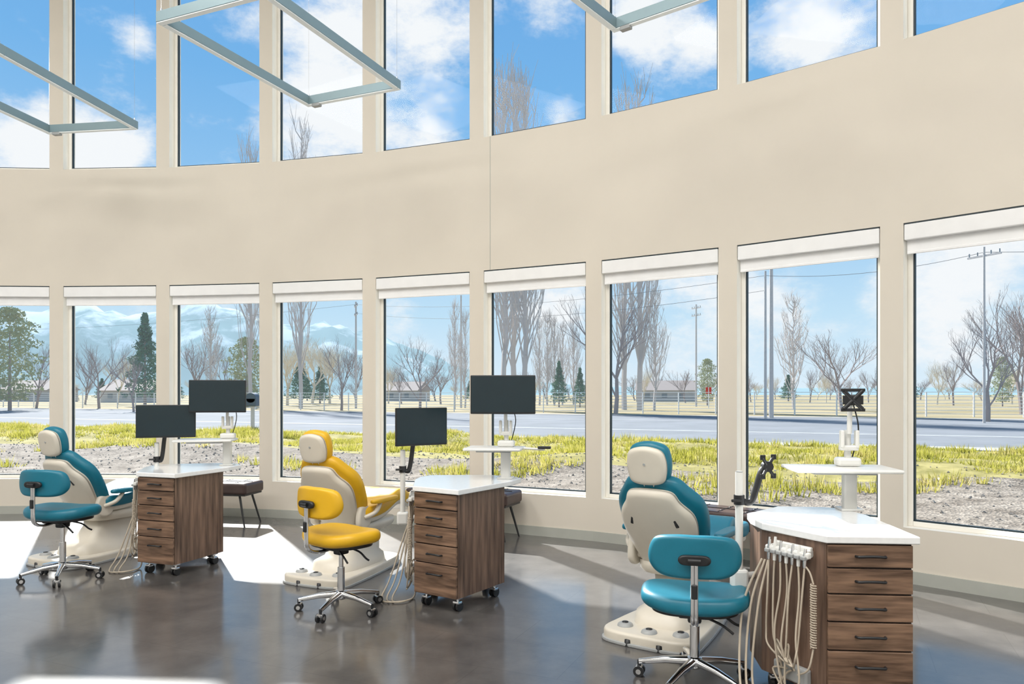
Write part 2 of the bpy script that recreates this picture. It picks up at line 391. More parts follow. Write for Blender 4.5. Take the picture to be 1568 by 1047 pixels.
    H = Matrix(((1, 0, 0, 0), (0, -math.sin(rc2), math.cos(rc2), hp.y), (0, math.cos(rc2), math.sin(rc2), hp.z), (0, 0, 0, 1)))
    m.pad(ho, 0.075, 0.03, colr, X=H, bend=lambda v: (v.x, v.y, v.z+0.015+0.8*v.x*v.x))
    m.pad([(p[0]*.95, p[1]*.93) for p in ho], 0.055, 0.028, 'cream', X=H, bend=lambda v: (v.x, v.y, v.z-0.03+0.8*v.x*v.x))
    m.cyl(H @ Vector((0, .12, -.034)), H @ Vector((0, .12, -.028)), .008, 'grey', n=10)
    return m.build("dental_chair", loc=(loc[0], loc[1], 0), rz=-math.radians(heading))
dental_chair('teal', (-3.88, 6.80), 24)
dental_chair('yellow', (-1.42, 6.17), 24)
dental_chair('teal', (1.00, 4.72), 34)

# ------------------------------------------------------------ stool
def stool(colr, loc, heading, seat_top, rot_base=0):
    m = MB(); st = seat_top
    for i in range(5):
        a = rot_base+2*math.pi*i/5; c, s_ = math.cos(a), math.sin(a)
        m.tube([(c*.03, s_*.03, .115), (c*.15, s_*.15, .105), (c*.29, s_*.29, .078)], [.024, .019, .014], 'chrome', n=10)
        m.cyl((c*.29, s_*.29, .085), (c*.29, s_*.29, .05), .010, 'black', n=8)
        p = Vector((c*.29, s_*.29, .028)); t = Vector((-s_, c, 0))
        for sg in (-1, 1): m.cyl(p+t*(sg*.010), p+t*(sg*.026), .028, 'black', n=18)
        for sg in (-1, 1): m.cyl(p+t*(sg*.026), p+t*(sg*.028), .014, 'chrome', n=12)
        m.box((p.x, p.y, .045), (.035, .045, .022), 'chrome', rot=(0, 0, a), bev=.006)
    m.lathe([(0, .14), (.035, .14), (.04, .12), (.042, .09), (.03, .08)], 'chrome')
    m.cyl((0, 0, .12), (0, 0, .30), .025, 'chrome', n=20); m.cyl((0, 0, .28), (0, 0, st-.12), .016, 'chrome', n=16)
    m.box((0, -.02, st-.115), (.16, .22, .035), 'black', bev=.01)
    m.box((0, 0, st-.15), (.07, .09, .06), 'black', bev=.012)
    m.tube(smooth_pts([(.03, .02, st-.13), (.14, .04, st-.15), (.20, .05, st-.19), (.23, .05, st-.20)], 4), .007, 'black', n=8)
    m.tube(smooth_pts([(.03, -.05, st-.13), (.13, -.09, st-.16), (.19, -.10, st-.20)], 4), .007, 'black', n=8)
    so = [(-.16, -.20), (0, -.215), (.16, -.20), (.255, -.12), (.275, 0), (.26, .12), (.17, .20), (.06, .215), (0, .205), (-.06, .215), (-.17, .20), (-.26, .12), (-.275, 0), (-.255, -.12)]
    m.pad(so, .09, .04, colr, X=Matrix.Translation((0, 0, st-.09)), bend=lambda v: (v.x, v.y, v.z+.25*v.x*v.x-0.35*max(0, v.y-.1)**2-0.012), rings=7)
    m.pad([(p[0]*.8, p[1]*.8) for p in so], .03, .01, 'black', X=Matrix.Translation((0, 0, st-.115)))
    # back bar (flat chrome) and back rest
    ys = -.26
    bar = smooth_pts([(0, -.06, st-.12), (0, -.18, st-.135), (0, ys-.015, st-.10), (0, ys-.03, st), (0, ys-.03, st+.20)], 5)
    m.tube([p+Vector((-.009, 0, 0)) for p in bar], .010, 'chrome', n=8); m.tube([p+Vector((.009, 0, 0)) for p in bar], .010, 'chrome', n=8)
    m.box((0, ys-.035, st+.05), (.03, .03, .07), 'black', bev=.006)
    m.pad([(-.06, -.022), (0, -.025), (.06, -.022), (.078, 0), (.06, .022), (0, .025), (-.06, .022), (-.078, 0)], .03, .012, 'black', X=Matrix(((1, 0, 0, 0), (0, 0, 1, ys-.045), (0, 1, 0, st+.20), (0, 0, 0, 1))))
    m.tube([(-.03, ys-.05, st+.20), (.03, ys-.05, st+.20)], .012, 'black', n=12)
    bo = [(-.15, -.095), (0, -.10), (.15, -.095), (.215, -.05), (.225, .02), (.19, .09), (.10, .11), (0, .112), (-.10, .11), (-.19, .09), (-.225, .02), (-.215, -.05)]
    Bm = Matrix(((1, 0, 0, 0), (0, 0, 1, ys-.01), (0, 1, 0, st+.20), (0, 0, 0, 1)))
    m.pad(bo, .06, .028, colr, X=Bm, bend=lambda v: (v.x, v.y, v.z+1.3*v.x*v.x), rings=7)
    return m.build("dental_stool", loc=(loc[0], loc[1], 0), rz=-math.radians(heading))
stool('teal', (-3.66, 6.06), 12, .60, .3)
stool('yellow', (-1.19, 5.18), 38, .57, .1)
stool('teal', (0.95, 3.87), 14, .50, .5)

# ------------------------------------------------------------ cabinets
BODY = [(0, 0), (.38, 0), (.38, .56), (.12, .80), (-.20, .62), (-.21, .33)]
def TOPP(l): return [(-.005, -.03), (.405, -.03), (.41, .60), (.36, .82), (.28, .87), (.02, .88), (-.22-l*.15, .60), (-.235-l*.12, .46-l*.0), (-.215-l*.055, .30)]
def cabinet(F0, ang, seed, lext):
    random.seed(seed)
    m = MB(); z0, z1 = .10, .816
    m.prism(BODY, z0, z1, 'woodv')
    m.pad(TOPP(lext), .036, .006, 'counter', X=Matrix.Translation((0, 0, z1)), kk=1)
    # drawers
    hs = [.108, .118, .126, .130, .222]; z = z1-.004
    m.box((.19, -.003, (z0+z1)/2), (.372, .006, z1-z0-.008), 'woodd')
    for h in hs:
        zc = z-h/2
        m.box((.19, -.013, zc), (.376, .018, h-.006), 'woodh', bev=.002, seg=1)
        hz = zc+ (0.0 if h < .2 else .04)
        m.tube(smooth_pts([(.125, -.022, hz), (.132, -.043, hz+.001), (.16, -.050, hz+.004), (.19, -.052, hz+.005), (.22, -.050, hz+.004), (.248, -.043, hz+.001), (.255, -.022, hz)], 3), .0065, 'black', n=8)
        z -= h+.002
    # castors
    for (x, y) in ((.05, .06), (.33, .06), (.33, .50), (-.14, .36), (.12, .70)):
        m.box((x, y, .092), (.05, .05, .016), 'chrome', bev=.003)
        m.cyl((x, y, .09), (x, y, .06), .010, 'chrome', n=10)
        for sg in (-1, 1): m.cyl((x+sg*.006, y, .034), (x+sg*.022, y, .034), .034, 'black', n=20)
        m.box((x, y-.005, .06), (.052, .045, .018), 'chrome', bev=.005)
    # delivery bracket on angled face from (0,0) to (-.21,.33)
    A = Vector((0, 0)); Bp = Vector((-.21, .33)); d = (Bp-A).normalized(); nrm = Vector((-d.y, d.x))
    if nrm.x > 0: nrm = -nrm
    def q(s_, t, z): p = A+d*s_+nrm*t; return Vector((p.x, p.y, z))
    aa = math.atan2(d.y, d.x)
    c = q(.18, .012, .755); m.box(c, (.22, .02, .05), 'white', rot=(0, 0, aa), bev=.006)
    c = q(.18, .05, .745); m.box(c, (.26, .03, .03), 'white', rot=(0, 0, aa), bev=.008)
    for e in (.08, .28): c = q(e, .03, .75); m.box(c, (.02, .06, .03), 'white', rot=(0, 0, aa), bev=.004)
    c = q(.18, .02, .16); m.box(c, (.20, .04, .08), 'grey', rot=(0, 0, aa), bev=.01)
    for i in range(7):
        s0 = .07+i*.036
        tip = q(s0, .055, .785+random.uniform(-.01, .02)); bt = q(s0, .062, .69)
        m.tube([tip, q(s0, .060, .74), bt], [.006, .010, .008], 'white' if i % 2 else 'chrome', n=10)
        m.box(q(s0, .067, .735), (.028, .026, .018), 'grey', rot=(0, 0, aa), bev=.004)
        low = random.uniform(.05, .25); j = lambda a: random.uniform(-a, a)
        path = [bt, q(s0+j(.01), .070+j(.01), .55), q(s0+j(.03), .075+j(.015), .35), q(s0*.8+.03+j(.03), .08+j(.02), low+.06), q(.17+j(.05), .08+j(.02), low),
                q(.22+j(.05), .055, low+.08), q(.20+j(.06), .045, .18)]
        m.tube(smooth_pts(path, 7), .0050, 'hose', n=8)
    # coiled hose
    coil = []
    for k in range(150):
        t = k/150; coil.append(q(.03+.013*math.cos(k*1.1), .05+.013*math.sin(k*1.1), .62-.30*t))
    m.tube(coil, .0035, 'hose', n=5)
    m.tube(smooth_pts([q(.03, .05, .62), q(.045, .055, .67), q(.07, .06, .70)], 5), .0045, 'hose', n=6)
    m.tube(smooth_pts([q(.03, .05, .32), q(.05, .06, .22), q(.12, .05, .17)], 5), .0045, 'hose', n=6)
    # loops to floor
    for k in range(3):
        m.tube(smooth_pts([q(.30+.02*k, .05, .68), q(.32+.03*k, .10+.02*k, .45), q(.30, .16+.04*k, .12), q(.18, .20+.04*k, .012), q(.04, .16+.03*k, .012), q(.08, .08, .012), q(.2, .04, .02), q(.24, .04, .15)], 7), .006, 'hose', n=8)
    return m.build("dental_cabinet", loc=(F0[0], F0[1], 0), rz=math.radians(ang))
CAB = {'A': ((-3.125, 6.24), -20), 'B': ((-.684, 5.298), -33.7), 'C': ((1.456, 3.447), -4.5)}
for kx, (f0, an) in CAB.items(): cabinet(f0, an, ord(kx), 0 if kx == 'C' else 1)
def cabpt(kx, u, v):
    f0, an = CAB[kx]; a = math.radians(an)
    return (f0[0]+u*math.cos(a)-v*math.sin(a), f0[1]+u*math.sin(a)+v*math.cos(a))

# monitor stand on counter (column + shelf + riser)
ZC = .852
def monitor_stand(p, rz, has_tray_arm=False, shelf_off=0.0, sw=.60):
    m = MB()
    m.box((0, 0, ZC+.006), (.12, .12, .012), 'white', bev=.004)
    m.box((0, 0, (ZC+1.075)/2), (.075, .055, 1.075-ZC), 'white', bev=.012)
    m.box((shelf_off, -.03, 1.085), (sw, .34, .02), 'white', bev=.008)
    m.box((shelf_off, -.03, 1.068), (sw*.6, .2, .016), 'grey', bev=.004)
    m.box((0, .03, 1.12), (.13, .09, .05), 'white', bev=.015)
    m.tube([(0, .03, 1.13), (0, .03, 1.30)], .018, 'white', n=14)
    m.box((0, .01, 1.20), (.10, .05, .03), 'white', bev=.008); m.box((.04, .0, 1.25), (.02, .04, .10), 'white', bev=.006); m.box((-.04, .0, 1.25), (.02, .04, .10), 'white', bev=.006)
    m.tube([(0, .0, 1.28), (0, -.01, 1.47)], .014, 'white', n=12)
    m.box((0, -.03, 1.47), (.045, .05, .06), 'black', bev=.008)
    for sx in (-1, 1):
        m.tube([(0, -.058, 1.47), (sx*.05, -.06, 1.52)], .012, 'black', n=8); m.tube([(0, -.058, 1.47), (sx*.05, -.06, 1.42)], .012, 'black', n=8)
    m.box((0, -.06, 1.47), (.11, .008, .05), 'black', bev=.003)
    m.box((0, -.06, 1.525), (.13, .008, .018), 'black', bev=.003); m.box((0, -.06, 1.415), (.13, .008, .018), 'black', bev=.003)
    if has_tray_arm:
        m.tube([(.15, -.05, 1.09), (.31, -.10, 1.085)], .009, 'white', n=8); m.box((.31, -.1, 1.10), (.10, .03, .02), 'black', bev=.006)
    m.tube(smooth_pts([(.03, .03, 1.45), (.07, .06, 1.3), (.03, .06, 1.12)], 6), .004, 'black', n=6)
    m.build("monitor_stand", loc=(p[0], p[1], 0), rz=rz)
def monitor(p, z, rz, w=.495, h=.295, tilt=0):
    m = MB()
    m.box((0, 0, 0), (w, .022, h), 'black', bev=.006)
    m.box((0, -.0112, .003), (w-.014, .002, h-.022), 'screen')
    m.box((0, .022, 0), (w*.55, .03, h*.6), 'black', bev=.014)
    m.box((0, .04, 0), (.11, .012, .11), 'black', bev=.003)
    o = m.build("monitor", loc=(p[0], p[1], z), rz=rz); o.rotation_euler = (tilt, 0, rz)
def side_post(p, zb, zt, rz, kx, arm_to, plate=False):
    m = MB(); m.cyl((0, 0, zb), (0, 0, zt), .020, 'white', n=18); m.cyl((0, 0, zt), (0, 0, zt+.006), .018, 'grey', n=16)
    m.box((0, 0, zb+.03), (.09, .06, .10), 'white', bev=.015)
    f = Vector(cabpt(kx, -.12, .55))-Vector(p); m.tube([(0, 0, zb+.04), (f.x, f.y, zb+.04)], .018, 'white', n=10)
    m.cyl((0, 0, zt-.17), (0, 0, zt-.12), .028, 'black', n=16)
    a = Vector(arm_to)
    m.tube(smooth_pts([(0, 0, zt-.145), (a.x*.4, a.y*.4, zt-.16), (a.x*.6, a.y*.6, zt-.10), (a.x*.8, a.y*.8, (zt+a.z)/2-.02), (a.x, a.y, a.z)], 5), .018, 'black', n=10)
    m.tube([(0, -.03, zt-.145), (-.05, -.04, zt-.145)], .008, 'black', n=8)
    if plate:
        for s1 in (-1, 1):
            for s2 in (-1, 1):
                m.tube([(a.x, a.y-.02, a.z), (a.x+s1*.035, a.y-.03+s1*.02, a.z+s2*.05)], .009, 'black', n=8)
                m.box((a.x+s1*.035, a.y-.03+s1*.02, a.z+s2*.05), (.028, .01, .028), 'black', bev=.003)
        m.cyl((a.x, a.y+.01, a.z), (a.x, a.y-.035, a.z), .028, 'black', n=14)
    m.build("monitor_arm", loc=(p[0], p[1], 0), rz=0)
# C
pc = (1.90, 4.19); monitor_stand(pc, math.radians(-6), shelf_off=-.06, sw=.56)
side_post((1.20, 3.93), .50, 1.09, 0, 'C', (.15, .02, 1.12), True)
# B
pb = cabpt('B', .27, .74); monitor_stand(pb, math.radians(-8), True, shelf_off=-.08, sw=.44); monitor((pb[0]-.02, pb[1]-.10), 1.50, math.radians(-2))
pp = (-.858, 5.84); side_post(pp, .50, 1.06, 0, 'B', (.10, .02, 1.20)); monitor((pp[0]+.15, pp[1]-.02), 1.25, math.radians(35), w=.45)
# A
pa = cabpt('A', .27, .74); monitor_stand(pa, math.radians(10), False, shelf_off=-.18, sw=.5); monitor((pa[0]-.05, pa[1]-.10), 1.485, math.radians(8))
pp = (-3.22, 6.74); side_post(pp, .50, 1.06, 0, 'A', (.08, .02, 1.20)); monitor((pp[0]+.10, pp[1]-.03), 1.26, math.radians(18))

# ------------------------------------------------------------ benches
def bench(c, hdg):
    m = MB(); L, W = 1.2, .42
    m.box((0, 0, .43), (L, W, .13), 'leather', bev=.03, seg=4)
    m.box((0, 0, .36), (L-.04, W-.04, .025), 'black', bev=.004)
    for i in range(-2, 3):
        m.box((i*.22, 0, .496), (.006, W-.06, .006), 'black')
        for j in (-.1, .1): m.lathe([(0, .503), (.008, .501), (.012, .495)], 'black', (i*.22, j, 0), 10)
    m.box((0, 0, .498), (L-.06, .006, .005), 'black')
    for sx in (-1, 1):
        for sy in (-1, 1):
            m.tube([(sx*(L/2-.12), sy*(W/2-.08), .36), (sx*(L/2-.03), sy*(W/2-.03), 0)], [.014, .009], 'black', n=10)
    m.build("leather_bench", loc=(c[0], c[1], 0), rz=-math.radians(hdg))
bench((-3.56, 8.70), 10); bench((-.52, 7.95), 24); bench((2.06, 6.42), 37)

# ------------------------------------------------------------ exterior
nx = Vector((.40, .9165)); tx = Vector((.9165, -.40))
def G(t, n, z=0): p = tx*t+nx*n; return (p.x, p.y, z)
def ground_mat(name, c1, c2, scale, rough=.95, vor=False, bump=0):
    m = bpy.data.materials.new(name); m.use_nodes = True; nt = m.node_tree; b = nt.nodes["Principled BSDF"]; L = nt.links.new
    tc = nt.nodes.new("ShaderNodeTexCoord"); n = nt.nodes.new("ShaderNodeTexNoise"); n.inputs["Scale"].default_value = scale; n.inputs["Detail"].default_value = 10; n.inputs["Roughness"].default_value = .7
    L(tc.outputs["Object"], n.inputs["Vector"]); r = nt.nodes.new("ShaderNodeValToRGB"); r.color_ramp.elements[0].position = .35; r.color_ramp.elements[1].position = .65
    r.color_ramp.elements[0].color = (*c1, 1); r.color_ramp.elements[1].color = (*c2, 1)
    L(n.outputs["Fac"], r.inputs["Fac"]); b.inputs["Roughness"].default_value = rough; b.inputs["Specular IOR Level"].default_value = .1
    out = r.outputs[0]
    if vor:
        v = nt.nodes.new("ShaderNodeTexVoronoi"); v.inputs["Scale"].default_value = 26; L(tc.outputs["Object"], v.inputs["Vector"])
        bw = nt.nodes.new("ShaderNodeRGBToBW"); L(v.outputs["Color"], bw.inputs[0])
        mr = nt.nodes.new("ShaderNodeMapRange"); mr.inputs[3].default_value = .55; mr.inputs[4].default_value = 1.3; L(bw.outputs[0], mr.inputs[0])
        mx = nt.nodes.new("ShaderNodeMix"); mx.data_type = 'RGBA'; mx.blend_type = 'MULTIPLY'; mx.inputs[0].default_value = 1
        L(out, mx.inputs[6]); L(mr.outputs[0], mx.inputs[7]); out = mx.outputs[2]
        bp = nt.nodes.new("ShaderNodeBump"); bp.inputs["Strength"].default_value = .5; bp.inputs["Distance"].default_value = .03
        L(v.outputs["Distance"], bp.inputs["Height"]); L(bp.outputs[0], b.inputs["Normal"])
    L(out, b.inputs["Base Color"]); return m
M['gravel'] = ground_mat("gravel", (.15, .125, .10), (.34, .295, .245), 2.2, vor=True)
M['stone'] = mat("stone_grey", (.22, .195, .17), .9, col2=(.44, .39, .34), nscale=6)
M['turf'] = ground_mat("turf", (.18, .16, .05), (.40, .34, .14), 1.5)
M['road'] = ground_mat("asphalt", (.17, .18, .19), (.22, .23, .245), .3)
M['field'] = ground_mat("dry_field", (.24, .20, .11), (.36, .30, .19), .05)
M['curb'] = ground_mat("concrete_curb", (.34, .33, .31), (.40, .39, .37), 1)
M['paint'] = mat("road_paint", (.6, .6, .57), .8)
def gz(t, n):
    b = 0
    if 13 < n < 24.5:
        k = min(1, (n-13)/2)*min(1, (24.5-n)/2)
        b = k*.12
    if n < 24: b += .26*noise.noise(Vector((t*.3, n*.3, 0)))*min(1, max(0, (24-n)/2))
    return -.09+b
def grid(mb, t0, t1, dt, n0, n1, dn, k, fz):
    nt_ = int((t1-t0)/dt)+1; nn_ = int((n1-n0)/dn)+1; vs = []; fs = []
    for a in range(nn_):
        for b in range(nt_): t = t0+b*(t1-t0)/(nt_-1); n = n0+a*(n1-n0)/(nn_-1); vs.append(G(t, n, fz(t, n)))
    for a in range(nn_-1):
        for b in range(nt_-1): i = a*nt_+b; fs.append((i, i+1, i+nt_+1, i+nt_))
    mb.add(vs, fs, k, True)
def gg(t, n): return -.11 if n < 10.5 else -.11+(gz(t, n)+.11)*min(1, (n-10.5)/2)
g1 = MB(); grid(g1, -60, 40, .5, -20, 15, .5, 'gravel', gg); g1.build("ground_gravel")
g2 = MB(); grid(g2, -60, 40, .5, 15, 24, .5, 'turf', gz); g2.build("ground_verge")
g3 = MB()
vs = [G(-400, 23.8, -.10), G(400, 23.8, -.10), G(400, 57, -.10), G(-400, 57, -.10)]; g3.add(vs, [(0, 1, 2, 3)], 'road')
for n, w_ in ((33, .15), (33.4, .15), (46, .15)):
    g3.add([G(-400, n, -.095), G(400, n, -.095), G(400, n+w_, -.095), G(-400, n+w_, -.095)], [(0, 1, 2, 3)], 'paint')
g3.add([G(-400, 55.5, -.08), G(400, 55.5, -.08), G(400, 57.5, -.08), G(-400, 57.5, -.08)], [(0, 1, 2, 3)], 'curb')
g3.add([G(-400, 24, -.04), G(400, 24, -.04), G(400, 25.4, -.04), G(-400, 25.4, -.04)], [(0, 1, 2, 3)], 'curb')
g3.build("ground_road")
g4 = MB(); g4.add([G(-3000, 57, -.1), G(3000, 57, -.1), G(3000, 3000, -.1), G(-3000, 3000, -.1)], [(0, 1, 2, 3)], 'field'); g4.build("ground_field")
g5 = MB(); g5.add([G(-800, -800, -.4), G(800, -800, -.4), G(800, 24, -.4), G(-800, 24, -.4)], [(0, 1, 2, 3)], 'gravel'); g5.build("ground_outer")

# grass tufts: many short fine blades
random.seed(3); gt = MB(); vs = []; fs = []
for _ in range(15000):
    t = random.uniform(-42, 24); n = random.uniform(10.5, 24.3)
    nv = noise.noise(Vector((t*.42, n*.42, 5)))
    if n < 17 and nv < (17-n)*.10-.16: continue
    if noise.noise(Vector((t*.7, n*.9, 1))) < -.25: continue
    z = gg(t, n) if n < 15 else gz(t, n); h = random.uniform(.06, .19)*(1+max(-.4, nv*1.3))
    for b in range(16):
        a = random.uniform(0, 6.28); r0 = random.uniform(0, .22); r1 = r0+random.uniform(.0, .12); w_ = .008+.0005*n
        p = Vector(G(t, n, z)); q0 = p+Vector((math.cos(a)*r0, math.sin(a)*r0, -.03)); q1 = p+Vector((math.cos(a)*r1, math.sin(a)*r1, h*random.uniform(.5, 1.1)))
        s_ = Vector((random.uniform(-1, 1), random.uniform(-1, 1), 0)).normalized()*w_
        i = len(vs); vs += [q0-s_, q0+s_, q1]; fs.append((i, i+1, i+2))
gt.add(vs, fs, 'grassb'); gt.build("grass_tufts")

# small stones in gravel (kept outside of building)
rk = MB(); random.seed(11)
def inside(p):
    c = Vector((-5.0, -3.8)); return (Vector((p.x, p.y))-c).length < 14.1
for _ in range(6000):
    t = random.uniform(-34, 16); n = random.uniform(7.5, 16.5)
    r = random.uniform(.010, .032); p = Vector(G(t, n, gg(t, n)+.005))
    if inside(p): continue
    vv = [p+Vector(d_)*r*random.uniform(.6, 1.3) for d_ in ((1, 0, 0), (0, 1, 0), (-1, 0, 0), (0, -1, 0), (0, 0, 1), (0, 0, -1))]
    rk.add(vv, [(0, 1, 4), (1, 2, 4), (2, 3, 4), (3, 0, 4), (1, 0, 5), (2, 1, 5), (3, 2, 5), (0, 3, 5)], 'stone')
rk.build("gravel_stones")

# trees
def tree_mesh(name, kind, seed):
    random.seed(seed); m = MB()
    def seg(p, q, r0, r1, k, n=4): m.tube([p, q], [r0, r1], k, n, caps=False)
    if kind in ('broad', 'tan'):
        k = 'bark' if kind == 'broad' else 'barkt'; kids = 4 if kind == 'tan' else 3
        def grow(p, d, L, r, dep):
            q = p; dd = d.copy(); ns = 2
            for i in range(ns):
                dd = (dd+Vector((random.uniform(-.16, .16), random.uniform(-.16, .16), random.uniform(.0, .20)))).normalized()
                q2 = q+dd*L/ns; seg(q, q2, r*(1-.3*i/ns), r*(1-.3*(i+1)/ns), k, 5 if dep < 2 else 3); q = q2
                if dep > 0 and dep < 6 and i == 0 and random.random() < .75:
                    s_ = (dd+Vector((random.uniform(-1, 1), random.uniform(-1, 1), random.uniform(-.1, .5)))*.8).normalized(); grow(q, s_, L*.6, r*.45, dep+1)
            if dep >= 7: return
            for c in range(kids if dep < 4 else 2):
                sp_ = .35 if c == 0 else .75
                s_ = (dd+Vector((random.uniform(-1, 1), random.uniform(-1, 1), random.uniform(-.2, .5)))*sp_).normalized()
                grow(q, s_, L*random.uniform(.62, .84), r*(.66 if c == 0 else .52), dep+1)
        grow(Vector((0, 0, -.02)), Vector((0, 0, 1)), .22, .0145, 1)
    elif kind == 'poplar':
        trunk = [Vector((random.uniform(-.006, .006), random.uniform(-.006, .006), i/12)) for i in range(13)]; trunk[0].z = -.02
        for i in range(12): seg(trunk[i], trunk[i+1], .010*(1-i/13), .010*(1-(i+1)/13), 'barkp', 5)
        for _ in range(80):
            z = random.uniform(.10, .93); i = min(11, int(z*12)); p = trunk[i].lerp(trunk[i+1], z*12-i)
            a = random.uniform(0, 6.28); L = (1-z)*.28+.05; out = .06*(1-abs(z-.35))*random.uniform(.4, 1.2)
            q1 = p+Vector((math.cos(a)*out, math.sin(a)*out, L*.4)); q2 = q1+Vector((math.cos(a)*out*.5, math.sin(a)*out*.5, L*.7))
            seg(p, q1, .0030, .0018, 'barkp', 3); seg(q1, q2, .0018, .0007, 'barkp', 3)
            for _ in range(6):
                s_ = q1.lerp(q2, random.random()); seg(s_, s_+Vector((random.uniform(-.025, .025), random.uniform(-.025, .025), random.uniform(.03, .08))), .0009, .0005, 'barkp', 3)
    else:
        k = 'needle' if kind == 'fir' else 'needley'
        seg(Vector((0, 0, -.02)), Vector((0, 0, .95)), .02, .003, 'bark', 6)
        vs = []; fs = []
        for _ in range(3200):
            z = random.uniform(.08, 1)**.9; R = (.24*(1-z)+.01)*(random.uniform(.35, 1.08)) if kind == 'fir' else (.26*math.sqrt(max(0, 1-((z-.5)/.5)**2))*random.uniform(.3, 1.1))
            a = random.uniform(0, 6.28); R *= 1+.22*math.sin(z*40)+.2*noise.noise(Vector((a*1.5, z*7, 2))); p = Vector((math.cos(a)*R, math.sin(a)*R, z))
            s_ = .024; i = len(vs)
            vs += [p+Vector((random.uniform(-s_, s_), random.uniform(-s_, s_), random.uniform(-s_, s_))) for _ in range(3)]; fs.append((i, i+1, i+2))
        m.add(vs, fs, k)
    me_ob = m.build(name); me = me_ob.data; bpy.data.objects.remove(me_ob)
    zmax = max(v.co.z for v in me.vertices); 
    return me, zmax
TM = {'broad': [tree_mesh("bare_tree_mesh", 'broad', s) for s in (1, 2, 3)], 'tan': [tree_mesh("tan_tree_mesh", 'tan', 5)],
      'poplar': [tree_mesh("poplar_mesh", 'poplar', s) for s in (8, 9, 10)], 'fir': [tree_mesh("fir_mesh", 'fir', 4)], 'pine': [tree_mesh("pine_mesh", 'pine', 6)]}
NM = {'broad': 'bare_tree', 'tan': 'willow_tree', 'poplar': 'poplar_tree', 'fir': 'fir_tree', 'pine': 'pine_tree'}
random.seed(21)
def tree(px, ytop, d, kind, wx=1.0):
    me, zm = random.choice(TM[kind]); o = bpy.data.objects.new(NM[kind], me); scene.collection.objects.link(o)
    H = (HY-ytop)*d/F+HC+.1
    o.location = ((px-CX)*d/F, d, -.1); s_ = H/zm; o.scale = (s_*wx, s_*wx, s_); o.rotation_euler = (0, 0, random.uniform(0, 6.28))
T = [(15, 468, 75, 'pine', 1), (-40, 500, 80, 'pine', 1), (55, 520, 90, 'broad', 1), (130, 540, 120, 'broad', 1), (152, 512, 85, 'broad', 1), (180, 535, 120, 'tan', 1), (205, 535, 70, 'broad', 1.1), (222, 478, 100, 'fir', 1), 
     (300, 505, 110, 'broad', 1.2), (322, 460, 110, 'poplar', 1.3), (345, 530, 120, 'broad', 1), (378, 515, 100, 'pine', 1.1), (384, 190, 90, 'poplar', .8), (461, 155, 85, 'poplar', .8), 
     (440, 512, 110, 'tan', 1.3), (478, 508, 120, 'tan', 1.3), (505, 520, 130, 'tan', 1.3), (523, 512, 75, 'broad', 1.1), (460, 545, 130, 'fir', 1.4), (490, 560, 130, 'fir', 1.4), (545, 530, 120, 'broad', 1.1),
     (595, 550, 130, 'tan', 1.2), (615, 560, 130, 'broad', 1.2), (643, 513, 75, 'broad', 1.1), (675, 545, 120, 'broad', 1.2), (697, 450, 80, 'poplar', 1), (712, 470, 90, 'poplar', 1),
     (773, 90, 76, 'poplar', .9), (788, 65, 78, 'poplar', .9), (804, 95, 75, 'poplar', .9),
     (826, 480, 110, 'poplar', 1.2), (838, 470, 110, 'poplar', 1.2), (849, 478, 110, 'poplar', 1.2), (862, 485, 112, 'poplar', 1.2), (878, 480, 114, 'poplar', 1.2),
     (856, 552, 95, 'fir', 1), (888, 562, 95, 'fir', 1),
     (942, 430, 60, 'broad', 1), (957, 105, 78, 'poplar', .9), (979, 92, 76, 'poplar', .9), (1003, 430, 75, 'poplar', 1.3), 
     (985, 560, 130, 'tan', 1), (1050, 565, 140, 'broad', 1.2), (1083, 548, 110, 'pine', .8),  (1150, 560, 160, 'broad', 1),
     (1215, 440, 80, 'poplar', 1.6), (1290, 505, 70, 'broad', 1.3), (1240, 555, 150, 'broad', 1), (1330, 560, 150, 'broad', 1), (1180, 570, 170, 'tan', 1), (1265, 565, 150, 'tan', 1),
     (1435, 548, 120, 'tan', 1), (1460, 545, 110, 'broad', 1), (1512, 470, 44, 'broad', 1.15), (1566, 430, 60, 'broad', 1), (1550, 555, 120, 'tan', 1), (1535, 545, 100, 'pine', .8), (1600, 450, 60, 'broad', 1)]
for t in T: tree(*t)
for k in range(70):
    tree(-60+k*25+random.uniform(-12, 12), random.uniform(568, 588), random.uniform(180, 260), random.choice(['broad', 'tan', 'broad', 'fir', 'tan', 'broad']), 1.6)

# utility poles and wires
def upole(px, d, ytop, arms=1, r=.13):
    m = MB(); H = (HY-ytop)*d/F+HC
    m.tube([(0, 0, -.1), (0, 0, H)], [r, r*.7], 'pole', n=10)
    for a in range(arms):
        m.box((0, 0, H-.5-a*1.0), (2.0, .08, .10), 'pole'); 
        for x in (-.9, -.4, .4, .9): m.cyl((x, 0, H-.45-a), (x, 0, H-.25-a), .04, 'grey', n=8)
    m.build("utility_pole", loc=((px-CX)*d/F, d, 0), rz=-1.2)
    return Vector(((px-CX)*d/F, d, H-.3))
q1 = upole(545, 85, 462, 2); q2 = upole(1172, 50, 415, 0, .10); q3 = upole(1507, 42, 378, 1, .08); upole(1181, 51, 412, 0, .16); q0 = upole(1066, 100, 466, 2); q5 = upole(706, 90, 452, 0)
wr = MB()
def wire(a, b, sag):
    n = 14; wr.tube([a.lerp(b, i/n)-Vector((0, 0, sag*4*(i/n)*(1-i/n))) for i in range(n+1)], .014, 'wire', n=4)
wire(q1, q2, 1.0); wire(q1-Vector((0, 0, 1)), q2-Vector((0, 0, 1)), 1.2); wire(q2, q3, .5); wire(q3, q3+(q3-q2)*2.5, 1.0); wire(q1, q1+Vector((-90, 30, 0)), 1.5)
wr.build("power_lines")

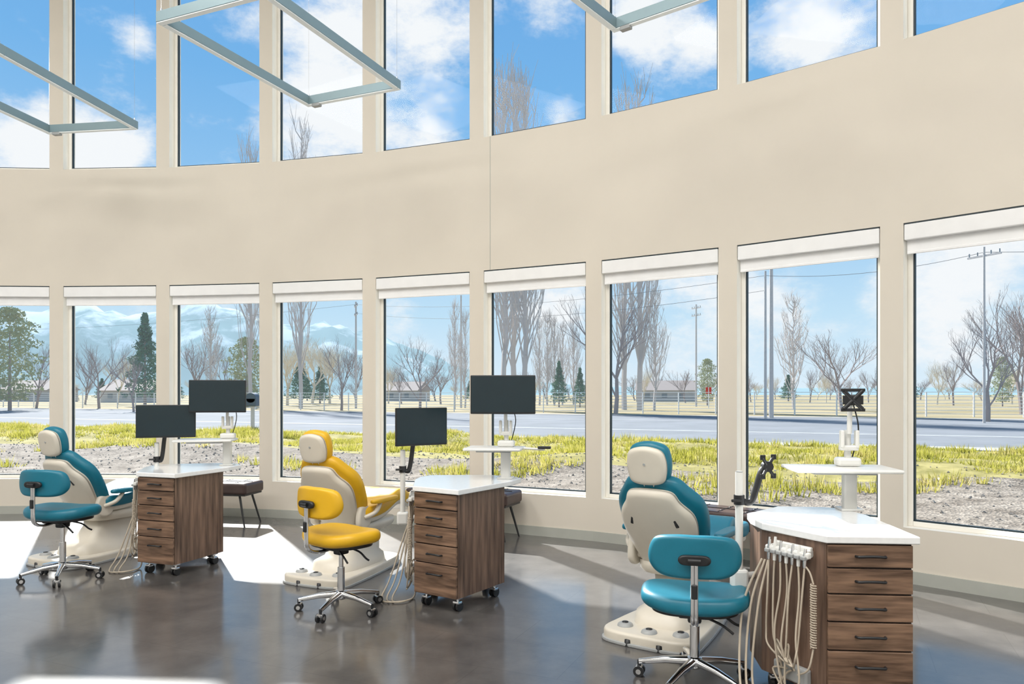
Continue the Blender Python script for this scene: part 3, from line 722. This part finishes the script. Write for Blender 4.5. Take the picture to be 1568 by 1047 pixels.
# fence
fe = MB()
for k in range(-70, 60):
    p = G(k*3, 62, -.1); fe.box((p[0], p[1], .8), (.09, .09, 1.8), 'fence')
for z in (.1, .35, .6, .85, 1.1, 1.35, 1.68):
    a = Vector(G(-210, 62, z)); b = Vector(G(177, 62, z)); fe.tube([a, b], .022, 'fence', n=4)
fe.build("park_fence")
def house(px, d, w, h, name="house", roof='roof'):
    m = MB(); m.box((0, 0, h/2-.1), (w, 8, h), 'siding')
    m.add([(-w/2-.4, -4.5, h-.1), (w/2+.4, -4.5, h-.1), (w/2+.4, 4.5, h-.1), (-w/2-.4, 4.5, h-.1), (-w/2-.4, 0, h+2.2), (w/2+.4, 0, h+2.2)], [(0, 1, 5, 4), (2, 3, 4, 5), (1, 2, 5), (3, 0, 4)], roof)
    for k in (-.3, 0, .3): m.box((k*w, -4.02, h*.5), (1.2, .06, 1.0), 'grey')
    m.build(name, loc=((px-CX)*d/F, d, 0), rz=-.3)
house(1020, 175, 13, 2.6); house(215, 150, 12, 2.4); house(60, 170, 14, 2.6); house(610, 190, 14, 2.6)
mbx = MB(); d = 30
mbx.box((0, 0, .55), (.12, .12, 1.2), 'pole'); mbx.box((0, 0, 1.2), (.42, .5, .35), 'gbox', bev=.04); mbx.cyl((0, -.25, 1.37), (0, .25, 1.37), .20, 'gbox', n=18); mbx.build("mailbox", loc=((387-CX)*d/F, d, 0))
rs = MB(); d = 90
rs.cyl((0, 0, -.1), (0, 0, 2.4), .06, 'fence', n=8); rs.box((0, 0, 2.0), (.7, .06, .8), 'redp', bev=.02); rs.build("street_sign", loc=((1085-CX)*d/F, d, 0))

# mountains
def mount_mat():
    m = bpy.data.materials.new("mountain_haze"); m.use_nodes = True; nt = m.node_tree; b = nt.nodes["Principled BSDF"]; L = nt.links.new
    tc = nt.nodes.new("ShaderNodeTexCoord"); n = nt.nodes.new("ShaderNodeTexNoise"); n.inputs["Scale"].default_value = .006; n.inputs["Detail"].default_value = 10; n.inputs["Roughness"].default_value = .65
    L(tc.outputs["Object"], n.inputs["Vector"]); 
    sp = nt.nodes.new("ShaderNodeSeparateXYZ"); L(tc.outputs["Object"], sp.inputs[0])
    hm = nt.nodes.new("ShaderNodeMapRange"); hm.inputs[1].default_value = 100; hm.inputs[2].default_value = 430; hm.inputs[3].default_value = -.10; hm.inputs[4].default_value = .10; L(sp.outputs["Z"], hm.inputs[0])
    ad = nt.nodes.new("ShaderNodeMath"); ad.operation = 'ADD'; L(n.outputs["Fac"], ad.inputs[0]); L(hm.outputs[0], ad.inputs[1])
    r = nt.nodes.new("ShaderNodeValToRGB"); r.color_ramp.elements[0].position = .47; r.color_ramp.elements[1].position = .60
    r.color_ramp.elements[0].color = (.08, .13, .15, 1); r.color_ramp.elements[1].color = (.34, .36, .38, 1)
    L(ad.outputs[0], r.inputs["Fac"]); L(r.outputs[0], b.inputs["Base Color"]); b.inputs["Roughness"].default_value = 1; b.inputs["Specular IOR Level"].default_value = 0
    b.inputs["Emission Color"].default_value = (.50, .68, .76, 1); b.inputs["Emission Strength"].default_value = .72  # pale blue emission paints aerial haze over the slopes
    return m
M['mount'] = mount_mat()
TAB = [(-900, 60), (-500, 120), (-200, 150), (0, 132), (70, 128), (130, 140), (200, 122), (260, 132), (310, 142), (360, 132), (400, 116), (450, 104), (500, 112), (550, 98), (600, 84), (650, 66), (700, 44), (760, 26), (900, 14), (1100, 10), (1300, 12), (1500, 12), (1900, 16), (2400, 20)]
def tab(x):
    for (a, b), (c, d) in zip(TAB, TAB[1:]):
        if a <= x <= c: k = (x-a)/(c-a); return b+(d-b)*k
    return 10
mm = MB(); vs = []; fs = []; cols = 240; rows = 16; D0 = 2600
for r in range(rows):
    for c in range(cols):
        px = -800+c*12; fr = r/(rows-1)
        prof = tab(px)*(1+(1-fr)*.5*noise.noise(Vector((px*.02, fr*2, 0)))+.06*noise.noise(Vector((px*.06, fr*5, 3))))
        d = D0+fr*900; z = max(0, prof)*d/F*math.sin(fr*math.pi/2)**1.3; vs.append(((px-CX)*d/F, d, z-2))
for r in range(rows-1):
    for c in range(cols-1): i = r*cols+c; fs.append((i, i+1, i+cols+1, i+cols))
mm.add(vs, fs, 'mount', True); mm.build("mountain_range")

# ------------------------------------------------------------ world
w = bpy.data.worlds.new("sky"); scene.world = w; w.use_nodes = True; nt = w.node_tree; L = nt.links.new; nt.nodes.clear()
out = nt.nodes.new("ShaderNodeOutputWorld"); bg = nt.nodes.new("ShaderNodeBackground"); L(bg.outputs[0], out.inputs[0])
tc = nt.nodes.new("ShaderNodeTexCoord"); sp = nt.nodes.new("ShaderNodeSeparateXYZ"); L(tc.outputs["Generated"], sp.inputs[0])
rp = nt.nodes.new("ShaderNodeValToRGB"); L(sp.outputs["Z"], rp.inputs["Fac"])
e = rp.color_ramp.elements; e[0].position = 0.0; e[0].color = (.78, .89, .98, 1); e[1].position = .55; e[1].color = (.15, .39, .78, 1)
x = e.new(.10); x.color = (.56, .78, .95, 1); x = e.new(.24); x.color = (.31, .58, .89, 1); x = e.new(.38); x.color = (.19, .47, .84, 1)
mp = nt.nodes.new("ShaderNodeMapping"); mp.inputs["Scale"].default_value = (1, 1, 1.8); mp.inputs["Location"].default_value = (3.1, .4, 1.3); L(tc.outputs["Generated"], mp.inputs[0])
nz = nt.nodes.new("ShaderNodeTexNoise"); nz.inputs["Scale"].default_value = 7; nz.inputs["Detail"].default_value = 12; nz.inputs["Roughness"].default_value = .66; L(mp.outputs[0], nz.inputs["Vector"])
cur = nz.outputs["Fac"]
def mth(op, a, b):
    n = nt.nodes.new("ShaderNodeMath"); n.operation = op
    for i, v in enumerate((a, b)):
        if isinstance(v, (int, float)): n.inputs[i].default_value = v
        else: L(v, n.inputs[i])
    return n.outputs[0]
BL = [(640, 45, 90, .34), (485, 50, 70, .32), (370, 20, 50, .26), (490, 195, 75, .40), (660, 212, 50, .34), (570, 200, 50, .25), (60, 235, 70, .34), (175, 245, 65, .34), (215, 55, 26, .20), (860, 15, 50, .24), (862, 185, 36, .32), (1010, 30, 70, .32), (1200, 25, 60, .28), (1290, 45, 60, .28), (1080, 60, 40, .2), (960, 40, 40, .2),
      (600, 500, 60, .22), (1050, 470, 90, .20), (1480, 400, 110, .25), (1200, 480, 80, .18), (860, 470, 60, .2), (300, 480, 80, .18), (1400, 480, 90, .2)]
for (px, py, rr, am) in BL:
    v = Vector((px-CX, F, HY-py)).normalized()
    vd = nt.nodes.new("ShaderNodeVectorMath"); vd.operation = 'DISTANCE'; L(tc.outputs["Generated"], vd.inputs[0]); vd.inputs[1].default_value = v
    mr = nt.nodes.new("ShaderNodeMapRange"); mr.interpolation_type = 'SMOOTHSTEP'; mr.inputs[1].default_value = 0; mr.inputs[2].default_value = rr*1.6/F; mr.inputs[3].default_value = am*.9; mr.inputs[4].default_value = 0
    L(vd.outputs["Value"], mr.inputs[0]); cur = mth('ADD', cur, mr.outputs[0])
cr = nt.nodes.new("ShaderNodeMapRange"); cr.interpolation_type = 'SMOOTHSTEP'; cr.inputs[1].default_value = .52; cr.inputs[2].default_value = .82; L(cur, cr.inputs[0])
mx = nt.nodes.new("ShaderNodeMix"); mx.data_type = 'RGBA'; L(cr.outputs[0], mx.inputs[0]); L(rp.outputs[0], mx.inputs[6]); mx.inputs[7].default_value = (.95, .96, .98, 1)
L(mx.outputs[2], bg.inputs[0]); bg.inputs[1].default_value = 1.0

# ------------------------------------------------------------ lights
def sun(dirv, e_):
    l = bpy.data.lights.new("sun", 'SUN'); l.energy = e_; l.angle = math.radians(1.2); l.color = (1, .97, .93)
    o = bpy.data.objects.new("sun_light", l); scene.collection.objects.link(o); o.rotation_euler = Vector(dirv).to_track_quat('-Z', 'Y').to_euler()
el = math.radians(34.8)
sun((.47*math.cos(el), -.88*math.cos(el), -math.sin(el)), 13.5)
for (x, y) in ((-8, 0), (-4, -1), (0, -1), (4, -1.5), (-6, 4), (-1.5, 3)):  # unseen area lamps under the ceiling, added as fill to brighten the interior
    l = bpy.data.lights.new("fill_light", 'AREA'); l.shape = 'RECTANGLE'; l.size = 2.4; l.size_y = 2.4; l.energy = 205; l.color = (1, .98, .95)
    o = bpy.data.objects.new("fill_light", l); scene.collection.objects.link(o); o.location = (x, y, TOP-.05)

# ------------------------------------------------------------ camera
cam = bpy.data.cameras.new("camera"); co = bpy.data.objects.new("camera", cam); scene.collection.objects.link(co)
co.location = (0, 0, HC); co.rotation_euler = (math.radians(90), 0, 0)
cam.sensor_width = 36; cam.lens = F/1568*36; cam.shift_y = 80.5/1568; cam.clip_end = 6000; cam.clip_start = .05
scene.camera = co
scene.view_settings.view_transform = 'Standard'
